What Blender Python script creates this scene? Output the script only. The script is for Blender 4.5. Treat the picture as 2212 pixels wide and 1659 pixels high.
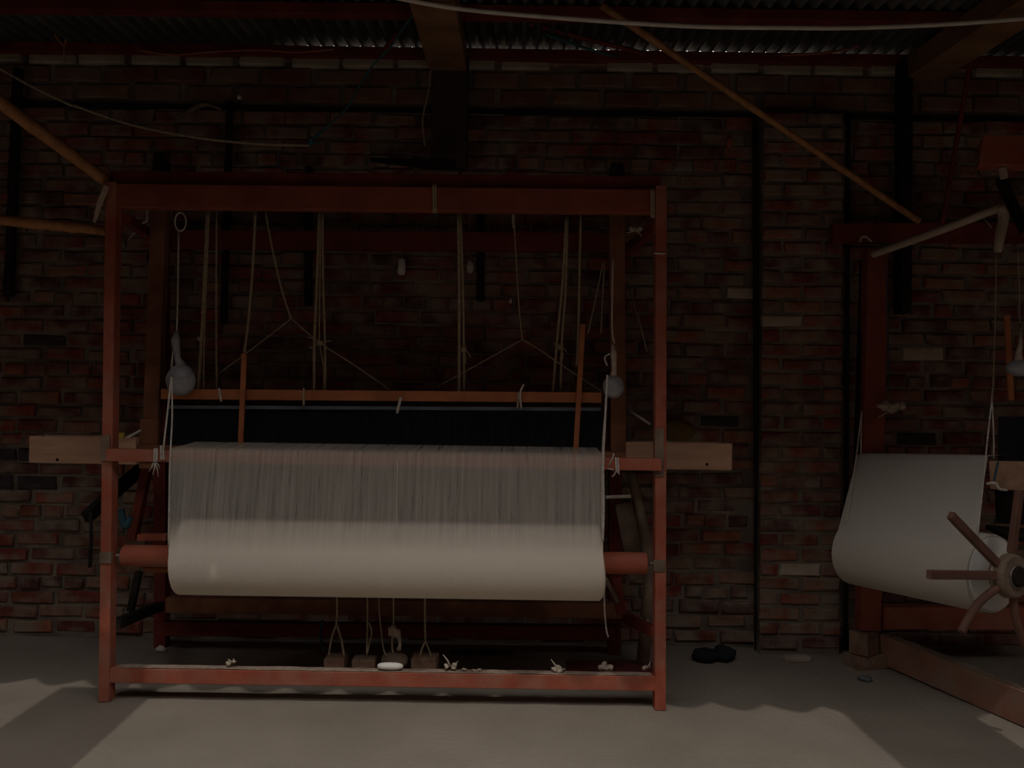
import bpy, bmesh, math, random
from mathutils import Vector, Matrix
random.seed(7)
for o in list(bpy.data.objects): bpy.data.objects.remove(o)
S = bpy.context.scene
COL = S.collection

# ------------------------------------------------------------------ camera
CAMH, FPX = 1.32, 1700.0
PITCH, ROLL = math.atan((860-829.5)/FPX), 0.0148
FW = Vector((0, math.cos(PITCH), math.sin(PITCH)))
R0 = Vector((1, 0, 0)); U0 = Vector((0, -math.sin(PITCH), math.cos(PITCH)))
RT = R0*math.cos(ROLL) + U0*math.sin(ROLL)
UP = U0*math.cos(ROLL) - R0*math.sin(ROLL)
cam_data = bpy.data.cameras.new('camera'); cam = bpy.data.objects.new('camera', cam_data); COL.objects.link(cam)
cam_data.sensor_fit = 'HORIZONTAL'; cam_data.sensor_width = 36.0; cam_data.lens = 36.0*FPX/2212
cam_data.clip_start = 0.05; cam_data.clip_end = 200
m = Matrix((RT, UP, -FW)).transposed().to_4x4(); m.translation = (0, 0, CAMH)
cam.matrix_world = m
S.camera = cam

# ------------------------------------------------------------------ world, sun, exposure
w = bpy.data.worlds.new('world'); S.world = w; w.use_nodes = True
bg = w.node_tree.nodes['Background']
bg.inputs['Color'].default_value = (1.0, 0.96, 0.91, 1); bg.inputs['Strength'].default_value = 6.5
sun_d = bpy.data.lights.new('sun', 'SUN'); sun = bpy.data.objects.new('sun', sun_d); COL.objects.link(sun)
sun_d.energy = 1.8; sun_d.angle = math.radians(0.6); sun_d.color = (1.0, 0.95, 0.86)
SUN_EL = math.radians(61.5)
sd = Vector((-0.037*math.cos(SUN_EL), math.cos(SUN_EL), -math.sin(SUN_EL)))
sun.rotation_euler = sd.to_track_quat('-Z', 'Y').to_euler(); sun.location = (0, -3, 8)
S.view_settings.view_transform = 'Standard'; S.view_settings.look = 'None'
S.view_settings.gamma = 1.0; S.view_settings.use_curve_mapping = False
S.view_settings.exposure = -1.6

def P(px, py, Y):
    d = FW + RT*((px-1106)/FPX) + UP*((829.5-py)/FPX)
    return Vector((0, 0, CAMH)) + d*(Y/d.y)
def F(px, py):
    d = FW + RT*((px-1106)/FPX) + UP*((829.5-py)/FPX)
    return Vector((0, 0, CAMH)) + d*(-CAMH/d.z)
def PX(v):
    d = Vector(v) - Vector((0, 0, CAMH)); z = d.dot(FW)
    return 1106+FPX*d.dot(RT)/z, 829.5-FPX*d.dot(UP)/z

# ------------------------------------------------------------------ materials
def mat(name, c1, c2=None, scale=6.0, rough=0.8, stretch=(1, 1, 1), bump=0.0, bscale=None, spec=0.25, metal=0.0,
        trans=0.0, alpha=1.0, var=None, dust=None, low=0.35, high=0.65, detail=5.0):
    mt = bpy.data.materials.new(name); mt.use_nodes = True
    nt = mt.node_tree; N = nt.nodes; L = nt.links
    b = N['Principled BSDF']
    b.inputs['Roughness'].default_value = rough; b.inputs['Metallic'].default_value = metal
    b.inputs['Specular IOR Level'].default_value = spec
    b.inputs['Transmission Weight'].default_value = trans; b.inputs['Alpha'].default_value = alpha
    tc = N.new('ShaderNodeTexCoord'); mp = N.new('ShaderNodeMapping'); mp.inputs['Scale'].default_value = stretch
    L.new(tc.outputs['Object'], mp.inputs['Vector'])
    no = N.new('ShaderNodeTexNoise'); no.inputs['Scale'].default_value = scale; no.inputs['Detail'].default_value = detail
    L.new(mp.outputs['Vector'], no.inputs['Vector'])
    cr = N.new('ShaderNodeValToRGB'); c2 = c2 or tuple(x*0.7 for x in c1)
    cr.color_ramp.elements[0].position = low; cr.color_ramp.elements[1].position = high
    cr.color_ramp.elements[0].color = (*c2, 1); cr.color_ramp.elements[1].color = (*c1, 1)
    L.new(no.outputs['Fac'], cr.inputs['Fac'])
    col = cr.outputs['Color']
    if var:                                     # per-piece colour: 'object' or 'island'
        kind, cols = var
        if kind == 'object': src = N.new('ShaderNodeObjectInfo').outputs['Random']
        else: src = N.new('ShaderNodeNewGeometry').outputs['Random Per Island']
        r2 = N.new('ShaderNodeValToRGB'); r2.color_ramp.interpolation = 'CONSTANT'
        e = r2.color_ramp.elements
        e[0].position = 0; e[0].color = (*cols[0], 1); e[1].position = 1/len(cols); e[1].color = (*cols[1], 1)
        for i in range(2, len(cols)):
            k = e.new(i/len(cols)); k.color = (*cols[i], 1)
        L.new(src, r2.inputs['Fac'])
        mx = N.new('ShaderNodeMix'); mx.data_type = 'RGBA'; mx.blend_type = 'MULTIPLY'; mx.inputs['Factor'].default_value = 1
        L.new(col, mx.inputs['A']); L.new(r2.outputs['Color'], mx.inputs['B']); col = mx.outputs['Result']
    if dust:                                    # pale dust / mortar smears with a shape of their own
        dc, ds, amt = dust
        n2 = N.new('ShaderNodeTexNoise'); n2.inputs['Scale'].default_value = ds; n2.inputs['Detail'].default_value = 6
        g2 = N.new('ShaderNodeNewGeometry'); L.new(g2.outputs['Position'], n2.inputs['Vector'])
        r3 = N.new('ShaderNodeValToRGB'); r3.color_ramp.elements[0].position = 0.40; r3.color_ramp.elements[1].position = 0.64
        r3.color_ramp.elements[1].color = (amt, amt, amt, 1)
        L.new(n2.outputs['Fac'], r3.inputs['Fac'])
        mx = N.new('ShaderNodeMix'); mx.data_type = 'RGBA'
        L.new(r3.outputs['Color'], mx.inputs['Factor']); L.new(col, mx.inputs['A']); mx.inputs['B'].default_value = (*dc, 1)
        col = mx.outputs['Result']
    L.new(col, b.inputs['Base Color'])
    if bump:
        nb = N.new('ShaderNodeTexNoise'); nb.inputs['Scale'].default_value = bscale or scale*6; nb.inputs['Detail'].default_value = 4
        L.new(mp.outputs['Vector'], nb.inputs['Vector'])
        bp = N.new('ShaderNodeBump'); bp.inputs['Strength'].default_value = bump; bp.inputs['Distance'].default_value = 0.01
        L.new(nb.outputs['Fac'], bp.inputs['Height']); L.new(bp.outputs['Normal'], b.inputs['Normal'])
    return mt

M = {}
M['floor'] = mat('packed_earth', (0.29, 0.25, 0.208), (0.24, 0.205, 0.17), 2.2, 0.95, bump=0.5, bscale=45, spec=0.1)
M['dark_wall'] = mat('dark_blocker_wall', (0.09, 0.055, 0.045), (0.055, 0.035, 0.03), 5, 0.95, bump=0.6, bscale=40, spec=0.1)  # dark colour chosen so the unseen walls bounce little light
M['mortar'] = mat('mud_mortar', (0.265, 0.225, 0.185), (0.13, 0.108, 0.09), 5, 0.95, bump=0.6, bscale=40, spec=0.1)
BR = [(0.30, 0.075, 0.055), (0.24, 0.085, 0.06), (0.19, 0.065, 0.055), (0.36, 0.14, 0.09), (0.27, 0.07, 0.055), (0.13, 0.06, 0.055),
      (0.31, 0.18, 0.125), (0.21, 0.06, 0.05), (0.34, 0.10, 0.07), (0.18, 0.085, 0.07)]
M['brick'] = mat('fired_brick', (1, 1, 1), (0.6, 0.55, 0.55), 14, 0.95, bump=0.6, bscale=60, spec=0.1, var=('object', BR), dust=((0.27, 0.215, 0.17), 7.5, 0.95))
M['brick_mass'] = mat('fired_brick_mass', (1, 1, 1), (0.6, 0.55, 0.55), 14, 0.95, bump=0.6, bscale=60, spec=0.1, var=('island', BR), dust=((0.27, 0.215, 0.17), 7.5, 0.95))
BU = [(0.22, 0.10, 0.07), (0.26, 0.13, 0.08), (0.19, 0.075, 0.05), (0.24, 0.14, 0.10), (0.28, 0.15, 0.09)]
M['brick_up'] = mat('upper_brick', (1, 1, 1), (0.7, 0.65, 0.6), 12, 0.95, bump=0.4, bscale=50, spec=0.1, var=('object', BU), dust=((0.24, 0.2, 0.16), 5, 0.5))
M['brick_cap'] = mat('dusty_lit_cap_brick', (0.55, 0.48, 0.39), (0.24, 0.19, 0.145), 3.5, 0.95, bump=0.4, bscale=50, spec=0.1)  # dusty course, made paler to carry light from the roof gap
M['pale_brick'] = mat('pale_brick', (0.52, 0.44, 0.35), (0.38, 0.31, 0.24), 12, 0.95, bump=0.5, spec=0.1)
M['burnt_brick'] = mat('burnt_brick', (0.075, 0.06, 0.06), (0.04, 0.032, 0.034), 12, 0.9, bump=0.5, spec=0.1)
M['red'] = mat('red_oxide_wood', (0.40, 0.105, 0.06), (0.30, 0.07, 0.042), 7, 0.55, (1, 1, 1), bump=0.15, bscale=60, spec=0.3, dust=((0.36, 0.19, 0.14), 9, 0.5))
M['red_top'] = mat('darker_red_wood', (0.27, 0.075, 0.045), (0.20, 0.05, 0.032), 7, 0.6, bump=0.15, bscale=60, spec=0.25)  # red darkened for the top beam and the second loom's post
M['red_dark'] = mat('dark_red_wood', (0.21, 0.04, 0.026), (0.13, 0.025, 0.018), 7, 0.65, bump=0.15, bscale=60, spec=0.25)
M['brown'] = mat('brown_wood', (0.24, 0.105, 0.055), (0.15, 0.06, 0.034), 8, 0.7, bump=0.2, bscale=60, spec=0.2)
M['orange'] = mat('orange_wood', (0.46, 0.17, 0.07), (0.34, 0.115, 0.048), 9, 0.6, bump=0.15, spec=0.25)
M['pale_wood'] = mat('bare_pale_wood', (0.46, 0.28, 0.19), (0.38, 0.215, 0.145), 4, 0.7, (1.2, 6, 9), bump=0.15, bscale=50, spec=0.2)
M['grey_wood'] = mat('weathered_wood', (0.24, 0.175, 0.13), (0.14, 0.10, 0.075), 9, 0.85, bump=0.4, spec=0.15)
M['beam'] = mat('roof_beam_wood', (0.30, 0.165, 0.085), (0.2, 0.105, 0.055), 6, 0.8, bump=0.3, spec=0.15)
M['black_wood'] = mat('near_black_wood', (0.03, 0.022, 0.02), (0.015, 0.011, 0.01), 9, 0.85, bump=0.3, spec=0.15)  # near-black, shared by dark parts and the wall's shadow line
M['dark_post'] = mat('dark_post', (0.075, 0.05, 0.04), (0.05, 0.034, 0.028), 9, 0.85, bump=0.3, spec=0.15)
M['dusty_sill'] = mat('dusty_sill', (0.33, 0.16, 0.11), (0.24, 0.115, 0.08), 7, 0.8, bump=0.2, spec=0.2, dust=((0.30, 0.21, 0.16), 8, 0.7))
M['pale_pole'] = mat('pale_bare_pole', (0.50, 0.41, 0.33), (0.38, 0.30, 0.24), 9, 0.8, bump=0.3, spec=0.15)
M['spoke_wood'] = mat('dark_spoke_wood', (0.185, 0.092, 0.068), (0.125, 0.062, 0.048), 9, 0.75, bump=0.2, spec=0.2)
M['bamboo'] = mat('bamboo', (0.45, 0.22, 0.09), (0.32, 0.14, 0.055), 6, 0.6, (4, 4, 1), bump=0.2, spec=0.3)
M['cord'] = mat('jute_cord', (0.46, 0.385, 0.27), (0.34, 0.28, 0.19), 60, 0.95, bump=0.5, bscale=200, spec=0.1)
M['white_cord'] = mat('white_cord', (0.62, 0.58, 0.52), (0.48, 0.44, 0.39), 60, 0.95, bump=0.5, bscale=200, spec=0.1)
M['cable'] = mat('pale_cable', (0.80, 0.75, 0.68), (0.66, 0.61, 0.54), 8, 0.6, spec=0.3)
M['teal'] = mat('teal_cord', (0.05, 0.16, 0.18), (0.03, 0.1, 0.12), 30, 0.8, spec=0.2)
M['metal'] = mat('worn_steel', (0.35, 0.33, 0.31), (0.2, 0.17, 0.15), 12, 0.45, metal=0.8)
M['reed'] = mat('dark_reed_wire', (0.035, 0.035, 0.042), (0.02, 0.02, 0.025), 20, 0.7, spec=0.2)
M['heddle_bar'] = mat('blue_grey_bar', (0.15, 0.17, 0.19), (0.10, 0.115, 0.13), 8, 0.7, spec=0.2)
M['sheet'] = mat('zinc_sheet', (0.17, 0.17, 0.165), (0.09, 0.085, 0.08), 3, 0.75, metal=0.0, spec=0.3)
M['plastic'] = mat('clear_plastic_bag', (0.34, 0.34, 0.36), (0.24, 0.24, 0.26), 14, 0.3, spec=0.5, bump=0.8, bscale=22)
M['cotton'] = mat('cotton_waste', (0.60, 0.52, 0.43), (0.44, 0.36, 0.29), 30, 1.0, bump=0.6, spec=0.05)
M['lint'] = mat('grey_lint', (0.36, 0.28, 0.22), (0.25, 0.18, 0.14), 40, 1.0, spec=0.05)
M['white'] = mat('white_plastic', (0.78, 0.76, 0.72), (0.7, 0.68, 0.64), 10, 0.5)
M['stone'] = mat('weight_brick', (0.27, 0.145, 0.095), (0.17, 0.095, 0.065), 14, 0.95, bump=0.5, spec=0.1, dust=((0.28, 0.23, 0.18), 14, 0.6))
M['dark_rag'] = mat('dark_rag', (0.02, 0.022, 0.026), (0.012, 0.012, 0.015), 14, 0.9)
M['teal_rag'] = mat('teal_rag', (0.045, 0.12, 0.15), (0.03, 0.07, 0.09), 14, 0.9)
M['red_cloth'] = mat('dull_red_mat', (0.20, 0.055, 0.05), (0.13, 0.04, 0.037), 20, 0.95, bump=0.3)
M['yellow'] = mat('yellow_plastic', (0.5, 0.38, 0.06), (0.4, 0.3, 0.05), 10, 0.6)
M['mustard'] = mat('mustard_rag', (0.22, 0.15, 0.045), (0.15, 0.1, 0.035), 14, 0.95)
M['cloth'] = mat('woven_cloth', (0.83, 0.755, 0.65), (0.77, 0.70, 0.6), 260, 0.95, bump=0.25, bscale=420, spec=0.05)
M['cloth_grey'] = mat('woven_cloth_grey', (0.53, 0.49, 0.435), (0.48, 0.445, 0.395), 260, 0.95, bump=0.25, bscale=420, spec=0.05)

def web_material():
    mt = bpy.data.materials.new('sheer_cloth'); mt.use_nodes = True
    nt = mt.node_tree; N = nt.nodes; L = nt.links; b = N['Principled BSDF']
    b.inputs['Roughness'].default_value = 0.95; b.inputs['Specular IOR Level'].default_value = 0.05
    tc = N.new('ShaderNodeTexCoord'); mp = N.new('ShaderNodeMapping'); mp.inputs['Scale'].default_value = (1, 0.03, 0.03)
    L.new(tc.outputs['Object'], mp.inputs['Vector'])
    n1 = N.new('ShaderNodeTexNoise'); n1.inputs['Scale'].default_value = 55; n1.inputs['Detail'].default_value = 8; n1.inputs['Roughness'].default_value = 0.75
    L.new(mp.outputs['Vector'], n1.inputs['Vector'])
    at = N.new('ShaderNodeAttribute'); at.attribute_name = 'roll_fade'          # paler and more opaque towards the roll, imitating its light gradient
    mc = N.new('ShaderNodeMix'); mc.data_type = 'RGBA'; mc.inputs['A'].default_value = (0.66, 0.60, 0.535, 1); mc.inputs['B'].default_value = (0.80, 0.725, 0.62, 1)
    L.new(at.outputs['Fac'], mc.inputs['Factor']); L.new(mc.outputs['Result'], b.inputs['Base Color'])
    r2 = N.new('ShaderNodeMapRange'); r2.inputs['From Min'].default_value = 0.3; r2.inputs['From Max'].default_value = 0.6
    r2.inputs['To Min'].default_value = 0.28; r2.inputs['To Max'].default_value = 0.52
    L.new(n1.outputs['Fac'], r2.inputs['Value']); ma = N.new('ShaderNodeMix'); ma.data_type = 'FLOAT'; ma.inputs['B'].default_value = 1.0
    L.new(at.outputs['Fac'], ma.inputs['Factor']); L.new(r2.outputs['Result'], ma.inputs['A']); L.new(ma.outputs['Result'], b.inputs['Alpha'])
    return mt
M['web'] = web_material()

# ------------------------------------------------------------------ mesh helpers
def thing(name, label, cat, loc, group=None):
    o = bpy.data.objects.new(name, None); COL.objects.link(o); o.location = loc; o.empty_display_size = 0.05
    o['label'] = label; o['category'] = cat
    if group: o['group'] = group
    return o
def tag(o, label, cat, group=None):
    o['label'] = label; o['category'] = cat
    if group: o['group'] = group
    return o
def origin_of(p):
    while p.parent: p = p.parent
    return Vector(p.location)

class MB:
    def __init__(s): s.v = []; s.f = []
    def add(s, vs, fs):
        n = len(s.v); s.v += [tuple(x) for x in vs]; s.f += [tuple(i+n for i in f) for f in fs]; return s
    def box(s, c, d, rot=None, jit=0):
        c = Vector(c); vs = []
        for z in (-.5, .5):
            for x, y in ((-.5, -.5), (.5, -.5), (.5, .5), (-.5, .5)):
                p = Vector((x*d[0], y*d[1], z*d[2]))
                if jit: p += Vector((random.uniform(-jit, jit), random.uniform(-jit, jit), random.uniform(-jit, jit)))
                if rot: p = rot @ p
                vs.append(c+p)
        return s.add(vs, [(3, 2, 1, 0), (4, 5, 6, 7), (0, 1, 5, 4), (1, 2, 6, 5), (2, 3, 7, 6), (3, 0, 4, 7)])
    def bar(s, a, b, w, h, up=(0, 0, 1), w2=None, h2=None):          # rectangular bar from a to b, w sideways, h along up
        a = Vector(a); b = Vector(b); t = (b-a).normalized(); up = Vector(up)
        sd_ = t.cross(up)
        if sd_.length < 1e-4: sd_ = t.cross(Vector((0, 1, 0)))
        sd_.normalize(); u = sd_.cross(t).normalized(); w2 = w2 or w; h2 = h2 or h
        vs = []
        for p, ww, hh in ((a, w, h), (b, w2, h2)):
            for i, j in ((-.5, -.5), (.5, -.5), (.5, .5), (-.5, .5)): vs.append(p+sd_*(i*ww)+u*(j*hh))
        return s.add(vs, [(3, 2, 1, 0), (4, 5, 6, 7), (0, 1, 5, 4), (1, 2, 6, 5), (2, 3, 7, 6), (3, 0, 4, 7)])
    def tube(s, pts, r, n=8, cap=True):
        pts = [Vector(p) for p in pts]; k = len(pts); rs = r if isinstance(r, (list, tuple)) else [r]*k
        vs = []; prev = None
        for i, p in enumerate(pts):
            t = (pts[min(i+1, k-1)]-pts[max(i-1, 0)]).normalized()
            if prev is None:
                a = t.cross(Vector((0, 0, 1)))
                if a.length < 0.1: a = t.cross(Vector((0, 1, 0)))
            else: a = prev - t*prev.dot(t)
            a.normalize(); prev = a; b = t.cross(a)
            for j in range(n):
                an = 2*math.pi*j/n; vs.append(p+(a*math.cos(an)+b*math.sin(an))*rs[i])
        fs = [(i*n+j, i*n+(j+1) % n, (i+1)*n+(j+1) % n, (i+1)*n+j) for i in range(k-1) for j in range(n)]
        if cap: fs += [tuple(reversed(range(n))), tuple((k-1)*n+j for j in range(n))]
        return s.add(vs, fs)
    def ball(s, c, r, jit=0.0, nu=12, nv=8):
        c = Vector(c); r = r if isinstance(r, (tuple, list)) else (r, r, r)
        vs = [c+Vector((0, 0, r[2]))]
        for i in range(1, nv):
            th = math.pi*i/nv
            for j in range(nu):
                ph = 2*math.pi*j/nu; q = 1+random.uniform(-jit, jit)
                vs.append(c+Vector((r[0]*math.sin(th)*math.cos(ph)*q, r[1]*math.sin(th)*math.sin(ph)*q, r[2]*math.cos(th)*q)))
        vs.append(c-Vector((0, 0, r[2]))); e = len(vs)-1
        fs = [(0, 1+j, 1+(j+1) % nu) for j in range(nu)]
        for i in range(nv-2):
            for j in range(nu):
                a = 1+i*nu; fs.append((a+j, a+nu+j, a+nu+(j+1) % nu, a+(j+1) % nu))
        a = 1+(nv-2)*nu; fs += [(a+j, e, a+(j+1) % nu) for j in range(nu)]
        return s.add(vs, fs)
    def build(s, name, mt, parent=None, bevel=0.0, smooth=False, loc=None, subsurf=0):
        if parent is not None: o0 = origin_of(parent)
        elif loc is not None: o0 = Vector(loc)
        else:
            xs, ys, zs = zip(*s.v); o0 = Vector(((min(xs)+max(xs))/2, (min(ys)+max(ys))/2, min(zs)))
        me = bpy.data.meshes.new(name); me.from_pydata([tuple(Vector(v)-o0) for v in s.v], [], s.f)
        bm = bmesh.new(); bm.from_mesh(me); bmesh.ops.recalc_face_normals(bm, faces=bm.faces); bm.to_mesh(me); bm.free()
        if smooth:
            for p in me.polygons: p.use_smooth = True
        me.materials.append(M[mt] if isinstance(mt, str) else mt)
        o = bpy.data.objects.new(name, me); COL.objects.link(o)
        if parent is not None: o.parent = parent
        else: o.location = o0
        if bevel:
            b = o.modifiers.new('bevel', 'BEVEL'); b.width = bevel; b.segments = 2; b.limit_method = 'ANGLE'
        if subsurf:
            q = o.modifiers.new('sub', 'SUBSURF'); q.levels = subsurf; q.render_levels = subsurf
        return o
def struct(o): o['kind'] = 'structure'; return o
def smooth_path(pts, n=6):                                            # Catmull-Rom through points
    pts = [Vector(p) for p in pts]; out = []
    for i in range(len(pts)-1):
        p0 = pts[max(i-1, 0)]; p1 = pts[i]; p2 = pts[i+1]; p3 = pts[min(i+2, len(pts)-1)]
        for k in range(n):
            t = k/n
            out.append(0.5*((2*p1)+(p2-p0)*t+(2*p0-5*p1+4*p2-p3)*t*t+(3*p1-p0-3*p2+p3)*t**3))
    out.append(pts[-1]); return out

# ------------------------------------------------------------------ setting: floor, walls, roof
YW = 4.25                                     # face of the back wall
XL, XR = -4.100, 4.6                            # side walls
ZR = 3.203                                    # valley of the roof sheet at the wall
SL = 0.05                                     # roof falls towards the open front
def roof_z(y): return ZR - SL*(YW-y)
fm = MB()
nx, ny = 90, 90
fx = lambda i: -6+12*i/nx
fy = lambda j: -5.5+14.5*j/ny
rf = random.Random(3)
vs = [(fx(i), fy(j), rf.uniform(-0.0025, 0.0025)) for j in range(ny+1) for i in range(nx+1)]
fs = [(j*(nx+1)+i, j*(nx+1)+i+1, (j+1)*(nx+1)+i+1, (j+1)*(nx+1)+i) for j in range(ny) for i in range(nx)]
fm.add(vs, fs); struct(fm.build('floor', 'floor', smooth=True, loc=(0, 0, 0)))

wall = struct(MB().box(((XL+XR)/2, YW+0.012+0.115, 1.56), (XR-XL, 0.23, 3.12)).build('wall_back', 'mortar', loc=(0, YW, 0)))
struct(MB().box((XL-0.11, 0.7, 2.0), (0.22, 7.8, 4.0)).build('wall_left', 'dark_wall'))  # unseen side walls, added and extended to hold back side light
struct(MB().box((XR+0.11, 0.7, 2.0), (0.22, 7.8, 4.0)).build('wall_right', 'dark_wall'))
struct(MB().box(((XL+XR)/2, -0.85, 2.2), (XR-XL+0.4, 0.25, 4.4)).build('wall_front_blocker', 'dark_wall'))  # unseen wall behind the camera, placed and raised to cut upper light

struct(MB().box(((XL+XR)/2, 5.4, 1.7), (XR-XL+4, 0.2, 3.4)).build('wall_rear_blocker', 'dark_wall'))  # unseen wall outside, added to dim the light at the roof gap

def brick_mesh(name, L, H, D, mt, seed):
    r = random.Random(seed); j = lambda a: r.uniform(-a, a)
    vs = []
    for y, ins in ((D, 0), (0.008, 0), (0.0, 0.008)):
        for x, z in ((-1, -1), (1, -1), (1, 1), (-1, 1)):
            vs.append((x*(L/2-ins)+j(0.006), y+j(0.003)*(y == 0), z*(H/2-ins)+j(0.004)))
    fs = []
    for k in (0, 4):
        for i in range(4): fs.append((k+i, k+(i+1) % 4, k+4+(i+1) % 4, k+4+i))
    fs.append((8, 9, 10, 11))
    me = bpy.data.meshes.new(name); me.from_pydata(vs, [], fs)
    bm = bmesh.new(); bm.from_mesh(me); bmesh.ops.recalc_face_normals(bm, faces=bm.faces); bm.to_mesh(me); bm.free()
    me.materials.append(M[mt]); return me
def brick_set(L, H, D, mt, n=8, s0=0): return [brick_mesh('brick', L, H, D, mt, s0+i) for i in range(n)]
def put(me, parent, loc, rz=0, ry=0):
    o = bpy.data.objects.new('brick', me); COL.objects.link(o); o.parent = parent
    o.location = Vector(loc)-origin_of(parent); o.rotation_euler = (0, ry, rz)
    o.scale = (random.uniform(0.88, 1.02), 1, random.uniform(0.84, 1.03)); return o

SHADE_Z = P(1000, 240, YW).z                       # height of the dark board that imitates the ledge's shadow line
BH, BL = (SHADE_Z-0.03)/37, 0.238                         # course and brick pitch
lower = brick_set(BL-0.014, BH-0.014, 0.03, 'brick', 10)
half = brick_set(BL/2-0.014, BH-0.014, 0.03, 'brick', 4, 40)
pale = brick_set(BL-0.012, BH-0.012, 0.03, 'pale_brick', 3, 60)
burnt = brick_set(BL-0.012, BH-0.012, 0.03, 'burnt_brick', 3, 70)
pale_at = [(1385, 608), (1595, 620), (1320, 575), (2010, 775), (1800, 820)]
burnt_at = [(1555, 818), (1535, 905), (1445, 815), (40, 975), (90, 1040), (30, 1045), (110, 745), (1790, 1030), (2010, 945), (2020, 835), (180, 800), (620, 700), (900, 745)]
pil_x0, pil_x1 = P(1642, 900, 4.140).x, P(1822, 900, 4.140).x
cand = []
rows = 37
for r_ in range(rows):
    z = 0.02+BH*(r_+0.5); off = (BL/2 if r_ % 2 else 0)+random.uniform(-0.03, 0.03)
    x = XL+off+BL/2
    english = (r_ % 5 == 3)
    while x < XR-BL/2:
        ll = BL/2 if english and x < XR else BL
        cand.append((x+random.uniform(-0.006, 0.006), z+random.uniform(-0.006, 0.006), english)); x += ll
mass = MB()
def score(c):
    px, py = PX((c[0], YW, c[1]))
    if px < -60 or px > 2270 or py > 1430: return -1
    if pil_x0-0.03 < c[0] < pil_x1+0.03: return -1
    s_ = 1000-abs(py-960)*0.9
    if 365 < px < 1305 and py > 870: return 0
    if 230 < px < 365 or 1305 < px < 1440: s_ -= 250
    if 365 < px < 1305: s_ -= 330
    if px > 1850 and py > 980: s_ -= 600
    if c[2]: s_ -= 60
    return s_
cand.sort(key=score, reverse=True)
single = cand[:296]; rest = [c for c in cand[296:] if score(c) >= 0 or random.random() < 0.0]
def near(lst, px, py): return any(abs(px-a) < 52 and abs(py-b) < 14 for a, b in lst)
for (x, z, e) in single:
    px, py = PX((x, YW, z)); dy = random.uniform(-0.012, 0.006)
    if e: me = random.choice(half)
    elif near(pale_at, px, py): me = random.choice(pale)
    elif near(burnt_at, px, py): me = random.choice(burnt)
    else: me = random.choice(lower)
    put(me, wall, (x, YW+dy, z), random.uniform(-0.02, 0.02), random.uniform(-0.012, 0.012))
for (x, z, e) in rest:
    me = random.choice(half if e else lower); dy = random.uniform(-0.012, 0.006)
    mass.add([(v.co.x+x, v.co.y+YW+dy, v.co.z+z) for v in me.vertices], [tuple(p.vertices) for p in me.polygons])
mo = mass.build('brick_mass', 'brick_mass', wall); mo['kind'] = 'stuff'

# upper band of larger bricks above the dark line, with a dusty cap course paled as if lit
ub_top = P(1000, 127, YW).z
upper = struct(MB().box(((XL+XR)/2, YW+0.115, (SHADE_Z+ub_top)/2), (XR-XL, 0.2, ub_top-SHADE_Z-0.01)).build('trim_1', 'mortar', loc=(0, YW, SHADE_Z)))
cap_h = 0.062; zs_ = [SHADE_Z+0.02]; hh = (ub_top-cap_h-SHADE_Z-0.03)/2
ubr = brick_set(0.272, hh-0.012, 0.03, 'brick_up', 6, 100); cbr = brick_set(0.272, cap_h-0.006, 0.05, 'brick_cap', 5, 120)
for k in range(3):
    z = SHADE_Z+0.03+hh*(k+0.5) if k < 2 else ub_top-cap_h/2
    x = XL+0.14+(0.14 if k % 2 else 0)
    while x < XR-0.1:
        if not (k == 2 and 0.28 < x % 1.9 < 0.45): put(random.choice(cbr if k == 2 else ubr), upper, (x+random.uniform(-.008, .008), YW-0.005+random.uniform(-.012, .004)-(0.01 if k == 2 else 0), z+random.uniform(-.003, .003)), random.uniform(-.015, .015), random.uniform(-.008, .008))
        x += 0.286
struct(MB().box(((XL+XR)/2, YW+0.0, SHADE_Z), (XR-XL, 0.024, 0.020)).build('trim_2', 'black_wood'))

# brick pier on the right
pw = pil_x1-pil_x0
pier = struct(MB().box(((pil_x0+pil_x1)/2, 4.200, (SHADE_Z-0.02)/2), (pw-0.02, 0.10, SHADE_Z-0.02)).build('trim_3', 'mortar', loc=((pil_x0+pil_x1)/2, 4.150, 0)))
pbr = brick_set(pw/2-0.014, BH-0.014, 0.03, 'brick', 6, 140); phalf = brick_set(pw/4-0.012, BH-0.014, 0.03, 'brick', 4, 150); ppale = brick_set(pw/2-0.014, BH-0.014, 0.03, 'pale_brick', 2, 160)
for r_ in range(37):
    z = 0.02+BH*(r_+0.5)
    spots = [(-pw/4, 0), (pw/4, 0)] if r_ % 2 == 0 else [(-3*pw/8, 1), (0, 0), (3*pw/8, 1)]
    for dx, hf in spots:
        x = (pil_x0+pil_x1)/2+dx; px, py = PX((x, 4.150, z))
        me = random.choice(phalf) if hf else random.choice(ppale if near([(1690, 692), (1680, 1240)], px, py) else pbr)
        put(me, pier, (x, 4.136+random.uniform(-0.008, 0.006), z+random.uniform(-.003, .003)), random.uniform(-0.02, 0.02), random.uniform(-0.01, 0.01))

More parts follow.
